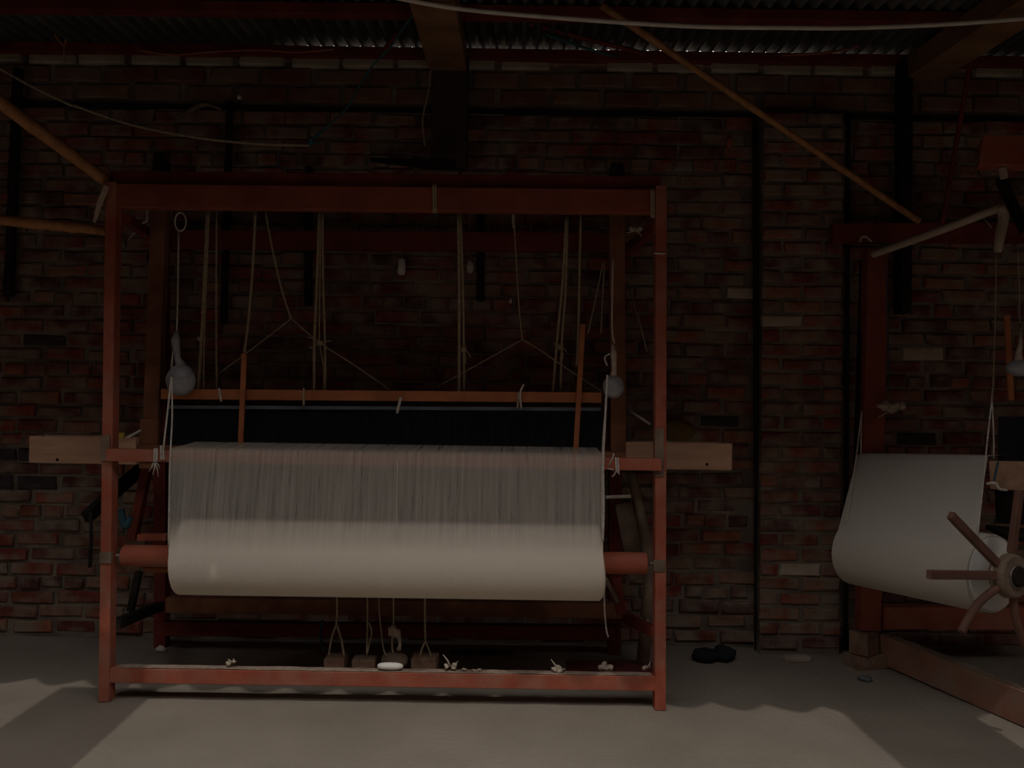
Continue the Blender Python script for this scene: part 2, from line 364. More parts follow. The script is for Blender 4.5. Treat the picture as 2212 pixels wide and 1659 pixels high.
# roof: wall plate, rafters, purlin, corrugated sheets
zp = P(1000, 114, 4.230).z
struct(MB().box(((XL+XR)/2, 4.230, ZR-0.029), (XR-XL, 0.05, 0.058)).build('trim_4', 'red_dark', bevel=0.004))
zb = P(970, 122, 4.220).z
for n_, xc in ((5, P(970, 122, 4.200).x), (6, P(1990, 122, 4.200).x), (7, P(-55, 122, 4.200).x)):
    y0, y1 = 2.9, 4.235
    zz = lambda y: roof_z(y)-0.075
    struct(MB().bar((xc, y0, zz(y0)-0.03), (xc, y1, zz(y1)-0.01), 0.2, 0.12).build('trim_%d' % n_, 'beam', bevel=0.006))
    if n_ != 7:
        zlo = 2.52 if n_ == 5 else 1.78; wpost = 0.19 if n_ == 5 else 0.06
        struct(MB().box((xc+(0.012 if n_ == 5 else -0.1), 4.185, (zb+zlo)/2), (wpost, 0.085, zb-zlo-0.04)).build('trim_%d' % (n_+5), 'dark_post' if n_ == 5 else 'black_wood', bevel=0.006))
pp = P(1000, 2, 3.86)
struct(MB().box(((XL+XR)/2, 3.70, roof_z(3.70)-0.032), (XR-XL, 0.06, 0.055)).build('trim_8', 'red_dark', bevel=0.004))
struct(MB().box(((XL+XR)/2, 3.02, roof_z(3.02)-0.032), (XR-XL, 0.06, 0.055)).build('trim_9', 'red_dark', bevel=0.004))
roof = bpy.data.objects.new('ceiling', None); COL.objects.link(roof); roof.location = (0, 3.3, ZR); struct(roof)
PITCHC, AMP = 0.072, 0.021
XS = [XL-0.3+0.792*i for i in range(13)]
for i, x0 in enumerate(XS[:-1]):
    b = MB(); n = 99; ys = (2.7, YW+(0.4 if x0 < -1.6 else 0.062)+random.uniform(-0.022, 0.02))
    vs = []
    for y in ys:
        for k in range(n+1):
            x = x0+0.81*k/n; vs.append((x, y, roof_z(y)+AMP+0.002*(i % 2)+AMP*math.cos(2*math.pi*x/PITCHC)))
    b.add(vs, [(k, k+1, n+2+k, n+1+k) for k in range(n)])
    o = b.build('corrugated_sheet', 'sheet', roof, smooth=True)
    sm = o.modifiers.new('thick', 'SOLIDIFY'); sm.thickness = 0.0012
# eave row of deep-waved sheet along the open front
YE, ZE, SKEW = 2.13, 2.53, -0.055
for i in range(7):
    x0 = XL-0.3+1.35*i; b = MB(); n = 84; vs = []
    for k in range(n+1):
        x = x0+1.36*k/n; a = 0.15*abs(math.sin(math.pi*x/0.236)); ye = YE+SKEW*x
        vs += [(x, ye, ZE-a+0.05), (x, 2.95, roof_z(2.95)+0.03-0.5*a)]
    b.add(vs, [(2*k, 2*k+1, 2*k+3, 2*k+2) for k in range(n)])
    o = b.build('eave_sheet', 'sheet', roof, smooth=True)
    sm = o.modifiers.new('thick', 'SOLIDIFY'); sm.thickness = 0.006
# brick pillars carrying the eave, beside the camera's view
for n_, (xa, xb) in ((13, (-1.94, -1.505)), (14, (1.48, 2.02))):
    struct(MB().box(((xa+xb)/2, 2.06, 1.2), (xb-xa, 0.36, 2.4)).build('trim_%d' % n_, 'mortar'))

# ------------------------------------------------------------------ main loom
YF = 3.40
pl, pr = P(243, 900, YF), P(1425, 900, YF)
xl, xr = pl.x, pr.x
loom = thing('handloom', 'large red handloom standing left of centre, wide pale cloth across its front', 'loom', ((xl+xr)/2, 3.75, 0))
def part(mb, name, mt, parent=loom, bevel=0.003, smooth=False, label=None):
    o = mb.build(name, mt, parent, bevel=bevel, smooth=smooth)
    if label: o['label'] = label
    return o
zt = P(242, 396, YF).z
part(MB().bar((P(231, 1500, YF).x, YF, 0), (P(246, 398, YF).x, YF, zt), 0.046, 0.056, (0, 1, 0)), 'front_post', 'red')
part(MB().bar((P(1424, 1530, YF).x, YF, 0), (P(1426, 405, YF).x, YF, P(1425, 404, YF).z), 0.048, 0.056, (0, 1, 0)), 'front_post', 'red')
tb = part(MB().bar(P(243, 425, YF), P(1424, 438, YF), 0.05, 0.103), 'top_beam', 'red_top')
part(MB().bar(P(243, 389, YF+0.05), P(1425, 402, YF+0.05), 0.05, 0.07), 'top_plank', 'red_dark')
part(MB().bar(P(235, 982, YF-0.03), P(1427, 1003, YF-0.03), 0.055, 0.052), 'breast_beam', 'red')
part(MB().bar(P(243, 1455, YF)+Vector((0, 0, 0)), P(1424, 1473, YF), 0.05, 0.062), 'bottom_rail', 'red')
dust = MB(); n = 40; vs = []
for k in range(n+1):
    p = P(256, 1455, YF).lerp(P(1406, 1473, YF), k/n)
    for d in (-0.024, 0.022): vs.append((p.x, p.y+d+random.uniform(-.001, .001), p.z+0.0325+random.uniform(0, .0025)))
dust.add(vs, [(2*k, 2*k+1, 2*k+3, 2*k+2) for k in range(n)])
o = part(dust, 'lint', 'lint', bevel=0, label='pale lint lying along the bottom rail')
# cloth beam and axle
YC = 3.42
ca, cb = P(268, 1200, YC), P(1396, 1217, YC); zc = (ca.z+cb.z)/2; ca.z = cb.z = zc
cyl = part(MB().tube([ca, cb], 0.047, 20), 'cloth_beam', 'red', smooth=False, bevel=0.004)
for p in cyl.data.polygons: p.use_smooth = len(p.vertices) == 4
part(MB().tube([(xl-0.06, YC, zc), (ca.x+0.01, YC, zc)], 0.009, 10), 'axle', 'metal', cyl, 0, True)
part(MB().tube([(cb.x-0.01, YC, zc), (xr+0.035, YC, zc)], 0.009, 10), 'axle', 'metal', cyl, 0, True)
part(MB().box((xr, YC-0.045, zc), (0.05, 0.02, 0.05)), 'bearing', 'grey_wood')
part(MB().box((xl, YC-0.045, zc), (0.05, 0.02, 0.05)), 'bearing', 'grey_wood')
# dark iron clamps where the breast beam meets the posts
for x_, ya, yb in ((228, 940, 996), (1424, 925, 1030)):
    a = P(x_, ya, YF-0.03); b = P(x_, yb, YF-0.03)
    part(MB().bar(a, b, 0.04, 0.012, (0, 1, 0)), 'clamp', 'grey_wood')
# rear frame
YB = 4.12
for top, bot, w_ in (((350, 336), (350, 1392), 0.062), ((1333, 356), (1326, 1420), 0.066)):
    a = P(*bot, YB); b = P(*top, YB); a.z = 0
    part(MB().bar(a, b, w_, 0.06, (0, 1, 0)), 'rear_post', 'red_dark')
    part(MB().bar(P(top[0]-1, top[1]+40, YB), P(top[0]-1, top[1]-2, YB), w_+0.02, 0.072, (0, 1, 0), w_-0.004), 'post_cap', 'black_wood', bevel=0.008)
part(MB().bar(P(350, 518, YB-0.06), P(1330, 525, YB-0.06), 0.05, 0.095), 'rear_top_beam', 'red_dark')
part(MB().bar(P(352, 1356, YB-0.06), P(1328, 1366, YB-0.06), 0.05, 0.07), 'rear_rail', 'red_dark')
part(MB().bar(P(362, 1305, 3.92), P(1352, 1318, 3.92), 0.05, 0.075), 'treadle_rail', 'brown')
for sx, xx, rx in ((1, P(236, 1400, YF).x, P(350, 1300, YB).x), (-1, P(1423, 1400, YF).x, P(1327, 1300, YB).x)):
    for z_, z2, mm in ((0.315, 0.215, 'black_wood'), (2.08, 2.08, 'red_dark')):
        part(MB().bar((xx+0.01*sx, YF+0.03, z_), (rx, YB, z2), 0.04, 0.045), 'side_rail', mm if sx > 0 else 'red_dark')
# slanting side arms seen beyond the left post
part(MB().bar(P(186, 1118, 3.62), P(312, 1006, 3.95), 0.04, 0.055), 'brace', 'black_wood')
part(MB().bar(P(318, 1010, 3.80), P(287, 1165, 3.80), 0.04, 0.05, (0, 1, 0)), 'brace', 'red_dark')
part(MB().bar(P(300, 1235, 3.80), P(282, 1320, 3.80), 0.03, 0.03, (0, 1, 0)), 'brace', 'black_wood')
part(MB().bar(P(300, 1160, 3.62), P(362, 1160, 3.62), 0.04, 0.03), 'knee_rail', 'red')
part(MB().bar(P(312, 1229, 3.52), P(366, 1231, 3.52), 0.03, 0.02), 'knee_rail', 'orange')
lev = part(MB().tube([P(196, 1105, 3.5), P(197, 1165, 3.5), P(194, 1226, 3.5)], 0.008, 8), 'ratchet_lever', 'black_wood', smooth=True)
# right-hand struts
part(MB().tube(smooth_path([P(1362, 1020, 3.85), P(1376, 1070, 3.83), P(1392, 1150, 3.8), P(1405, 1240, 3.78), P(1398, 1330, 3.78), F(1388, 1435)]), [0.024]*13+[0.032]*18, 10), 'crooked_strut', 'grey_wood', bevel=0, smooth=True, label='weathered crooked pole standing inside the right end')
part(MB().bar(P(1346, 1085, 3.88), P(1378, 1250, 3.88), 0.085, 0.03, (0, 1, 0)), 'strut_board', 'grey_wood')
part(MB().tube([P(1308, 1074, 3.7), P(1362, 1072, 3.75)], 0.009, 8), 'crossbar', 'white_cord', smooth=True)
part(MB().bar(P(1330, 1245, 3.7), P(1342, 1325, 3.75), 0.045, 0.04, (0, 1, 0)), 'strut_board', 'red_dark')
part(MB().bar(P(1308, 1250, 3.62), P(1334, 1300, 3.7), 0.02, 0.02, (0, 1, 0)), 'strut_board', 'grey_wood')

# the sley: race board, two swords, shuttle boxes, reed
YS = 3.66
zs = P(190, 970, YS).z
race = part(MB().bar((P(300, 970, YS).x, YS, zs-0.01), (P(1355, 985, YS).x, YS, zs-0.01), 0.09, 0.07), 'sley', 'brown')
part(MB().bar(P(347, 440, YS+0.03), P(327, 1000, YS+0.03), 0.072, 0.05, (0, 1, 0)), 'sword', 'brown', race)
part(MB().bar(P(1332, 450, YS+0.03), P(1335, 1008, YS+0.03), 0.072, 0.05, (0, 1, 0)), 'sword', 'brown', race)
part(MB().bar(P(325, 905, YS-0.01), P(322, 1012, YS-0.01), 0.085, 0.03, (0, 1, 0)), 'sword_cheek', 'brown', race)
def shuttle_box(pa, pb, hole):
    a, b = P(*pa, YS), P(*pb, YS); h = 0.122; d = 0.11; t = 0.014; mb = MB()
    mb.bar(a+Vector((0, -d/2, 0)), b+Vector((0, -d/2, 0)), t, h)
    mb.bar(a+Vector((0, d/2, 0)), b+Vector((0, d/2, 0)), t, h)
    mb.bar(a+Vector((0, 0, -h/2+t/2)), b+Vector((0, 0, -h/2+t/2)), d-t, t)
    e = a if a.x*1 < b.x and a.x < -1 else b
    mb.box((e.x, e.y, e.z), (t, d-t, h))
    o = part(mb, 'shuttle_box', 'pale_wood', race)
    q = P(*hole, YS-d/2-t/2)
    part(MB().tube([q+Vector((0, -0.002, 0)), q+Vector((0, 0.012, 0))], 0.007, 10), 'bolt', 'black_wood', race, 0)
shuttle_box((80, 969), (307, 973), (124, 993))
shuttle_box((1348, 982), (1573, 985), (1527, 1003))
zc1 = P(800, 855, YS-0.02).z
cap = part(MB().bar(P(353, 851, YS-0.02), P(1298, 859, YS-0.02), 0.06, 0.048), 'reed_cap', 'orange', race)
part(MB().bar(P(356, 868, YS+0.0), P(1298, 873, YS+0.0), 0.04, 0.014), 'reed_cap_liner', 'black_wood', race, 0)
part(MB().bar(P(366, 879, YS-0.025), P(1298, 884, YS-0.025), 0.012, 0.016), 'reed_band', 'heddle_bar', race, 0, label='grey blue strip under the orange cap')
rd = MB(); xa, xb = P(366, 900, YS).x, P(1300, 900, YS).x
for k in range(420):
    x = xa+(xb-xa)*k/419
    rd.box((x, YS-0.005, zs+0.13), (0.0016, 0.012, 0.21))
o = part(rd, 'reed', 'reed', race, 0, label='dark comb of fine upright wires'); o['kind'] = 'stuff'
# heddle shafts behind the reed
for k, (yy, pyy) in enumerate(((3.80, 878), (3.87, 886), (3.94, 893))):
    hb = part(MB().bar(P(368, pyy-4, yy), P(1298, pyy+6, yy), 0.018, 0.014), 'heddle_shaft', 'heddle_bar', bevel=0.002)
    hd = MB(); a, b = P(370, pyy-2, yy), P(1296, pyy+8, yy)
    for q in range(300):
        p = a.lerp(b, (q+random.uniform(-.35, .35))/299)
        hd.bar(p, (p.x+random.uniform(-.004, .004), p.y, 0.72), 0.0042, 0.0016, (0, 1, 0))
    o = part(hd, 'heddles', 'reed', hb, 0); o['kind'] = 'stuff'
    part(MB().bar((a.x, yy, 0.715), (b.x, yy, 0.715), 0.018, 0.014), 'lower_bar', 'heddle_bar', hb, 0.002)
# warp sheet running back from the reed
wp = MB()
for k in range(330):
    x = xa+(xb-xa)*k/329
    wp.bar((x, YS+0.02, zs+0.035), (x, YB-0.1, zs+0.02+0.012*(k % 2)), 0.0018, 0.0012)
o = part(wp, 'warp_threads', 'white_cord', bevel=0); o['kind'] = 'stuff'
part(MB().tube([(P(352, 985, YB).x, YB-0.06, zs+0.01), (P(1328, 985, YB).x, YB-0.06, zs+0.01)], 0.035, 14), 'warp_beam', 'red_dark', bevel=0, smooth=True)
# two thin upright sticks tied in front of the reed cap
part(MB().bar(P(528, 764, YS-0.07), P(519, 975, YS-0.07), 0.024, 0.012, (0, 1, 0)), 'lease_stick', 'orange', bevel=0.002)
part(MB().bar(P(1259, 700, YS-0.07), P(1243, 986, YS-0.07), 0.024, 0.012, (0, 1, 0)), 'lease_stick', 'orange', bevel=0.002)
# harness cords from the top beam down to reed cap and shafts
YH = 3.72
def cord(pts, r=0.004, Y=YH, mt='cord', n=4, nm='harness_cord', par=None):
    q = smooth_path([P(a, b, Y) for a, b in pts], n)
    return part(MB().tube(q, r*1.15, 6), nm, mt, par or loom, 0, True)
def knot(px, py, r, Y=YH, mt='cord', tails=(), par=None, nm='knot'):
    mb = MB(); c = P(px, py, Y)
    for k in range(4): mb.ball(c+Vector((random.uniform(-.4, .4)*r, random.uniform(-.3, .3)*r, random.uniform(-.5, .5)*r)), r*0.75, 0.12, 8, 6)
    for tx, ty in tails: mb.tube([c, P((px+tx)/2+3, (py+ty)/2, Y), P(tx, ty, Y-0.01)], 0.003, 5)
    return part(mb, nm, mt, par or loom, 0, True)
c1 = cord([(448, 452), (444, 560), (436, 720), (428, 848)], 0.0068); knot(431, 733, 0.012, tails=((445, 728),), par=c1)
cord([(452, 455), (446, 600), (441, 740), (440, 848)], 0.0035)
cord([(468, 455), (467, 650), (468, 848)], 0.0042)
cord([(552, 455), (547, 560), (538, 680), (527, 768)], 0.006)
part(MB().ball(P(527, 767, YH-0.08), (0.014, 0.012, 0.01), 0.15, 8, 6), 'tie', 'cord', bevel=0, smooth=True)
cord([(573, 455), (590, 545), (610, 630), (629, 688)], 0.0045)
cord([(629, 688), (560, 742), (474, 806)], 0.0028)
cord([(629, 688), (690, 740), (760, 785), (842, 842)], 0.0032)
c2 = cord([(690, 455), (685, 600), (679, 740), (678, 845), (668, 878)], 0.0062); knot(691, 738, 0.018, tails=((664, 728), (668, 752), (715, 736)), par=c2)
cord([(697, 455), (698, 600), (702, 735), (703, 846)], 0.005)
cord([(693, 465), (691, 620), (690, 735), (699, 790), (699, 845)], 0.003)
c3 = cord([(990, 460), (992, 600), (992, 740), (992, 870)], 0.0068); knot(1001, 752, 0.017, tails=((1017, 772), (1005, 785)), par=c3)
cord([(995, 460), (1000, 620), (1002, 740), (1003, 848)], 0.005)
cord([(1110, 465), (1115, 560), (1121, 660), (1128, 733)], 0.0032)
cord([(1128, 733), (1060, 772), (940, 838)], 0.0026)
cord([(1128, 733), (1165, 755), (1230, 800), (1300, 845)], 0.003)
part(MB().bar(P(1108, 458, YH), P(1110, 492, YH), 0.014, 0.01, (0, 1, 0)), 'tie', 'cord', bevel=0.002)
c4 = cord([(1223, 468), (1216, 600), (1203, 740), (1194, 852)], 0.0058); knot(1209, 748, 0.018, tails=((1196, 741), (1224, 760), (1216, 775)), par=c4)
cord([(1226, 468), (1222, 620), (1214, 740), (1211, 850)], 0.0055)
cord([(1255, 462), (1252, 580), (1250, 690), (1246, 790)], 0.0055)
cord([(1303, 565), (1288, 640), (1270, 720)], 0.003); cord([(1306, 570), (1302, 640), (1298, 720)], 0.003)
for pts in ([(473, 838), (478, 868)], [(656, 838), (656, 876)], [(1120, 848), (1118, 882)], [(1132, 830), (1124, 848), (1126, 884)]):
    cord(pts, 0.0045, YS-0.075, 'white_cord' if pts[0][0] in (473, 1132) else 'cord', 4, 'tie')
cord([(866, 858), (863, 870), (858, 893)], 0.0065, YS-0.075, 'white_cord', 4, 'tie')
# cord loop hanging under the top beam
lp = MB(); lp.tube([P(390+12*math.cos(a), 479+20*math.sin(a), YF+0.06) for a in [2*math.pi*k/24 for k in range(25)]], 0.0038, 6, False)
part(lp, 'cord_loop', 'white_cord', bevel=0, smooth=True)
# bindings of pale cord on beam and posts
def wrap(px, y0, y1, Y, dx, mt='cord', par=loom):
    mb = MB(); a, b = P(px, y0, Y), P(px+dx, y1, Y); n = max(2, int((b-a).length/0.011))
    mb.tube([a.lerp(b, t/8) for t in range(9)], 0.0045, 6); mb.tube([a.lerp(b, t/8)+Vector((0.009, 0.002, 0)) for t in range(9)], 0.0045, 6)
    return part(mb, 'binding', mt, par, 0, True)
wrap(936, 398, 460, YF-0.032, 1); wrap(1407, 408, 470, YF-0.032, 1)
wrap(334, 968, 998, YF-0.064, -1, 'white_cord'); wrap(347, 962, 994, YF-0.064, 2, 'white_cord'); wrap(1330, 988, 1020, YF-0.064, 2, 'white_cord')
hb_ = MB().tube([P(1413, 547, YF-0.032), P(1438, 548, YF-0.032)], 0.004, 6); part(hb_, 'binding', 'white_cord', bevel=0, smooth=True)
mb = MB()
for a, b in (((334, 998), (330, 1025)), ((334, 998), (342, 1030)), ((330, 1000), (322, 1018)), ((338, 1000), (345, 1012))): mb.tube([P(*a, YF-0.06), P((a[0]+b[0])/2+2, (a[1]+b[1])/2, YF-0.065), P(*b, YF-0.05)], 0.0028, 5)
part(mb, 'loose_ends', 'white_cord', bevel=0, smooth=True)
mb = MB()
for a, b in (((1330, 1018), (1322, 1030)), ((1330, 1018), (1338, 1024)), ((1326, 980), (1315, 1005)), ((1325, 1015), (1312, 1012))): mb.tube([P(*a, YF-0.06), P((a[0]+b[0])/2+2, (a[1]+b[1])/2, YF-0.065), P(*b, YF-0.06)], 0.0035, 5)
part(mb, 'loose_ends', 'white_cord', bevel=0, smooth=True)
mb = MB(); mb.tube([P(1354, 884, 3.75), P(1380, 900, 3.7), P(1404, 916, 3.66)], 0.006, 6); part(mb, 'tension_cord', 'white_cord', bevel=0, smooth=True)
mb = MB(); mb.tube([P(274, 946, 3.58), P(305, 929, 3.62)], 0.006, 6); part(mb, 'tension_cord', 'white_cord', bevel=0, smooth=True)
part(MB().tube([P(1355, 610, 3.8), P(1380, 690, 3.75), P(1398, 760, 3.7)], 0.003, 6), 'tension_cord', 'cord', bevel=0, smooth=True)

# ------------------------------------------------------------------ cloth on the main loom
cl = thing('woven_cloth', 'wide off-white cloth stretched down and wound on the beam of the red loom', 'cloth', ((xl+xr)/2, 3.35, zc-0.16))
RR = 0.158
prof = [(YS-0.05, zs+0.045), (YF+0.0, 1.087), (YF-0.05, 1.088), (YF-0.068, 1.076)]
tang = math.radians(196)
RW = RR+0.0025; t0 = Vector((YF-0.068, 1.076)); t1 = Vector((YC-RW*math.cos(math.radians(14)), zc+RW*math.sin(math.radians(14))))
for k in range(1, 25): prof.append(tuple(t0.lerp(t1, k/24)))
for k in range(1, 15):
    an = math.radians(14-k*9); prof.append((YC-RW*math.cos(an), zc+RW*math.sin(an)))
nxs = 160; wb = MB(); vs = []
for i, (y, z) in enumerate(prof):
    s_ = min(1, max(0, (i-3)/24))
    a = P(367, 980, YF-0.06).x*(1-s_)+P(364, 1180, YC-RR).x*s_; b = P(1303, 990, YF-0.06).x*(1-s_)+P(1303, 1190, YC-RR).x*s_
    for k in range(nxs+1):
        x = a+(b-a)*k/nxs
        rip = 0.0022*math.sin(x*61+math.sin(x*17)*2)*math.sin(math.pi*min(1, s_))+0.0015*math.sin(x*143)*math.sin(math.pi*min(1, s_))
        vs.append((x, y+rip, z))
wb.add(vs, [(i*(nxs+1)+k, i*(nxs+1)+k+1, (i+1)*(nxs+1)+k+1, (i+1)*(nxs+1)+k) for i in range(len(prof)-1) for k in range(nxs)])
web = wb.build('taut_web', 'web', cl, smooth=True)
web.data.materials.append(M['cloth'])                                 # from the tangent on the web lies on the full roll: no longer see-through
for k_, p in enumerate(web.data.polygons):
    if k_ // nxs >= 27: p.material_index = 1
fade = web.data.attributes.new('roll_fade', 'FLOAT', 'POINT')
for i, e in enumerate(fade.data):
    q = min(1, max(0, ((i//(nxs+1)-3)/24-0.62)/0.36)); e.value = q*q*(3-2*q)
xa_, xb_ = P(365, 1215, YC-RR).x, P(1305, 1230, YC-RR).x
rl = MB(); st = 48; secs = [0, 0.004, 0.02, 0.2, 0.5, 0.8, 0.98, 0.996, 1.0]; vs = []
for si, s_ in enumerate(secs):
    for k in range(st):
        an = 2*math.pi*k/st; r = RR-(0.004 if s_ in (0, 1.0) else 0)
        ex = (0.006*math.sin(3*an) if si in (0, 1, 2) else (0.009*math.sin(2*an+0.6) if si in (6, 7, 8) else 0))
        vs.append((xa_+(xb_-xa_)*s_+ex, YC+r*math.cos(an), zc+r*math.sin(an)))
fs = [(i*st+k, i*st+(k+1) % st, (i+1)*st+(k+1) % st, (i+1)*st+k) for i in range(len(secs)-1) for k in range(st)]
fs += [tuple(range(st)), tuple((len(secs)-1)*st+k for k in range(st))]
rl.add(vs, fs); rol = rl.build('cloth_roll', 'cloth', cl, smooth=True)
for p in rol.data.polygons: p.use_smooth = len(p.vertices) == 4
fold = MB(); q0 = P(859, 985, YF-0.066); q1 = P(856, 1165, YC-RR-0.004)
fold.bar(q0, q1, 0.004, 0.002, (0, 1, 0)); fold.build('loose_warp_end', 'cloth_grey', cl)

# ------------------------------------------------------------------ counterweight bags and their cords
def bag(px, py, r, cx, c_top, knotpts, label, cordpts, Y):
    c = P(px, py, Y); t = thing('weight_bag', label, 'bag', c-Vector((0, 0, r*1.1)), 'plastic bags of sand hung at the cloth edges')
    mb = MB(); rr = random.Random(int(px)); nu, nv = 18, 12; vs = [c+Vector((0, 0, r*1.12))]
    for i in range(1, nv):
        th = math.pi*i/nv; zz = math.cos(th); sq = math.sin(th)**(0.8 if zz < 0 else 1.15)
        for j in range(nu):
            ph = 2*math.pi*j/nu; q = 1+rr.uniform(-.05, .05)
            vs.append(c+Vector((r*0.98*sq*math.cos(ph)*q, r*0.8*sq*math.sin(ph)*q, r*(1.12 if zz > 0 else 1.0)*zz)))
    vs.append(c-Vector((0, 0, r))); e = len(vs)-1
    fs = [(0, 1+j, 1+(j+1) % nu) for j in range(nu)]+[(1+i*nu+j, 1+(i+1)*nu+j, 1+(i+1)*nu+(j+1) % nu, 1+i*nu+(j+1) % nu) for i in range(nv-2) for j in range(nu)]+[(1+(nv-2)*nu+j, e, 1+(nv-2)*nu+(j+1) % nu) for j in range(nu)]
    mb.add(vs, fs); mb.build('bag_body', 'plastic', t, smooth=True, subsurf=1)
    nk = MB(); nk.tube([c+Vector((0, 0, r*0.95))]+[P(a, b, Y) for a, b in knotpts], [r*0.36, r*0.22, r*0.3, r*0.12][:len(knotpts)+1], 8); nk.build('bag_neck', 'plastic' if px < 500 else 'cotton', t, smooth=True)
    for pts in cordpts:
        MB().tube(smooth_path([P(*q, Y+0.0) for q in pts], 4), 0.004 if px < 500 else 0.0045, 6).build('cord', 'white_cord' if pts[0][1] > 690 else 'cord', t, smooth=True)
    return t
bag(391, 822, 0.069, 0, 0, ((384, 775), (379, 735), (382, 715)), 'grey plastic bag of sand hanging at the left edge of the red loom', [[(382, 715), (384, 640), (386, 500)], [(376, 745), (371, 790), (374, 815)]], 3.55)
bag(1325, 836, 0.05, 0, 0, ((1327, 800), (1326, 765), (1324, 742)), 'small pale plastic bag hanging at the right edge of the red loom', [[(1327, 742), (1322, 700), (1324, 560)], [(1312, 790), (1306, 772), (1318, 764)]], 3.5)
t = tag(MB().tube(smooth_path([P(370, 815, 3.36), P(363, 880, 3.34), P(353, 968, 3.315)], 4), 0.0042, 6).tube(smooth_path([P(371, 815, 3.36), P(372, 900, 3.34), P(367, 1000, 3.30), P(365, 1110, 3.27), P(364, 1180, 3.255)], 4), 0.0038, 6).build('edge_cord', 'white_cord', smooth=True), 'white doubled cord running down the left selvedge of the wide cloth', 'cord')
t = tag(MB().tube(smooth_path([P(1312, 810, 3.36), P(1308, 890, 3.34), P(1303, 1000, 3.31), P(1304, 1100, 3.28), P(1302, 1170, 3.255)], 4), 0.0052, 6).tube(smooth_path([P(1309, 860, 3.36), P(1300, 1000, 3.32), P(1301, 1170, 3.262)], 4), 0.003, 6).build('edge_cord', 'white_cord', smooth=True), 'white cord running down the right selvedge of the wide cloth', 'cord')

# ------------------------------------------------------------------ hanging brick weights below the cloth
def weight(px, pyt, pyb, w_, cords, label, shape='brick', mt='stone', Y=3.6):
    zb_ = P(px, pyb, Y).z; zt_ = P(px, pyt, Y).z; c = P(px, (pyt+pyb)/2, Y)
    t = thing('hanging_weight', label, 'weight', (c.x, Y, zb_), 'brick weights strung under the cloth roll')
    if shape == 'brick': MB().box(c, (w_, 0.09, zt_-zb_), jit=0.004).build('brick', mt, t, bevel=0.005)
    else: MB().ball(c, (w_/2, 0.055, (zt_-zb_)/2), 0.07, 12, 8).build('stone', mt, t, smooth=True)
    for pts, r in cords: MB().tube(smooth_path([P(a, b, Y-0.01) for a, b in pts], 4), r, 6).build('cord', 'cord', t, smooth=True)
    return t
weight(725, 1416, 1442, 0.095, [([(728, 1285), (728, 1330), (726, 1350)], 0.005), ([(726, 1350), (716, 1380), (710, 1418)], 0.005), ([(728, 1350), (738, 1385), (743, 1416)], 0.0055)], 'brick weight hung in a V of cord, leftmost under the cloth roll')
weight(788, 1420, 1444, 0.10, [([(793, 1285), (794, 1340), (792, 1416)], 0.004), ([(797, 1345), (803, 1365), (798, 1390), (792, 1416)], 0.004)], 'brick weight with one looped cord, second from the left')
t = weight(852, 1408, 1446, 0.13, [([(850, 1285), (850, 1345), (849, 1355)], 0.004), ([(848, 1370), (847, 1395), (849, 1412)], 0.005), ([(862, 1370), (864, 1390), (860, 1404)], 0.005)], 'rounded stone weight with a cotton wad knotted on its cord', 'stone', 'grey_wood')
MB().ball(P(849, 1364, 3.58), (0.026, 0.016, 0.026), 0.25, 10, 7).ball(P(860, 1370, 3.58), (0.014, 0.012, 0.022), 0.25, 8, 6).tube([P(862, 1375, 3.58), P(864, 1392, 3.58), P(861, 1404, 3.58)], [0.008, 0.007, 0.012], 7).build('cotton_wad', 'cotton', t, smooth=True)
weight(918, 1417, 1448, 0.115, [([(918, 1285), (918, 1345), (919, 1385)], 0.005), ([(919, 1385), (912, 1400), (907, 1418)], 0.005), ([(919, 1385), (926, 1402), (932, 1418)], 0.004)], 'dusty brick weight on a single cord, rightmost of the four')
MB().tube(smooth_path([P(818, 1288, 3.57), P(820, 1330, 3.57), P(824, 1370, 3.57), P(828, 1400, 3.57), P(834, 1418, 3.57)], 4), 0.003, 6).build('cord', 'cord', t, smooth=True)
MB().tube(smooth_path([P(1303, 1240, 3.4), P(1305, 1275, 3.5), P(1306, 1320, 3.5), P(1310, 1362, 3.5), P(1314, 1376, 3.5)], 4), 0.004, 6).build('dangling_cord', 'white_cord', cl, smooth=True)
tag(MB().tube(smooth_path([P(697, 1340, 3.8), P(692, 1372, 3.8), P(700, 1405, 3.8)], 5), 0.008, 6).build('teal_strip', 'teal_rag', smooth=True), 'dull blue strip hanging behind the leftmost brick weight', 'strip')
rz = P(842, 1440, YF).z
so = MB(); c = P(843, 1439, YF-0.005); vs = []; nu, nv = 20, 10
for i in range(nv+1):
    th = math.pi*i/nv
    for j in range(nu):
        ph = 2*math.pi*j/nu; sx = math.copysign(abs(math.cos(th))**0.75, math.cos(th)); vs.append(c+Vector((0.056*sx, 0.018*math.sin(th)*math.cos(ph), 0.0155*math.sin(th)**0.7*math.sin(ph) if math.sin(th) > 1e-6 else 0)))
so.add(vs, [(i*nu+j, i*nu+(j+1) % nu, (i+1)*nu+(j+1) % nu, (i+1)*nu+j) for i in range(nv) for j in range(nu)])
tag(so.build('oval_bobbin', 'white', smooth=True), 'white oval bobbin lying on the bottom rail below the weights', 'bobbin')
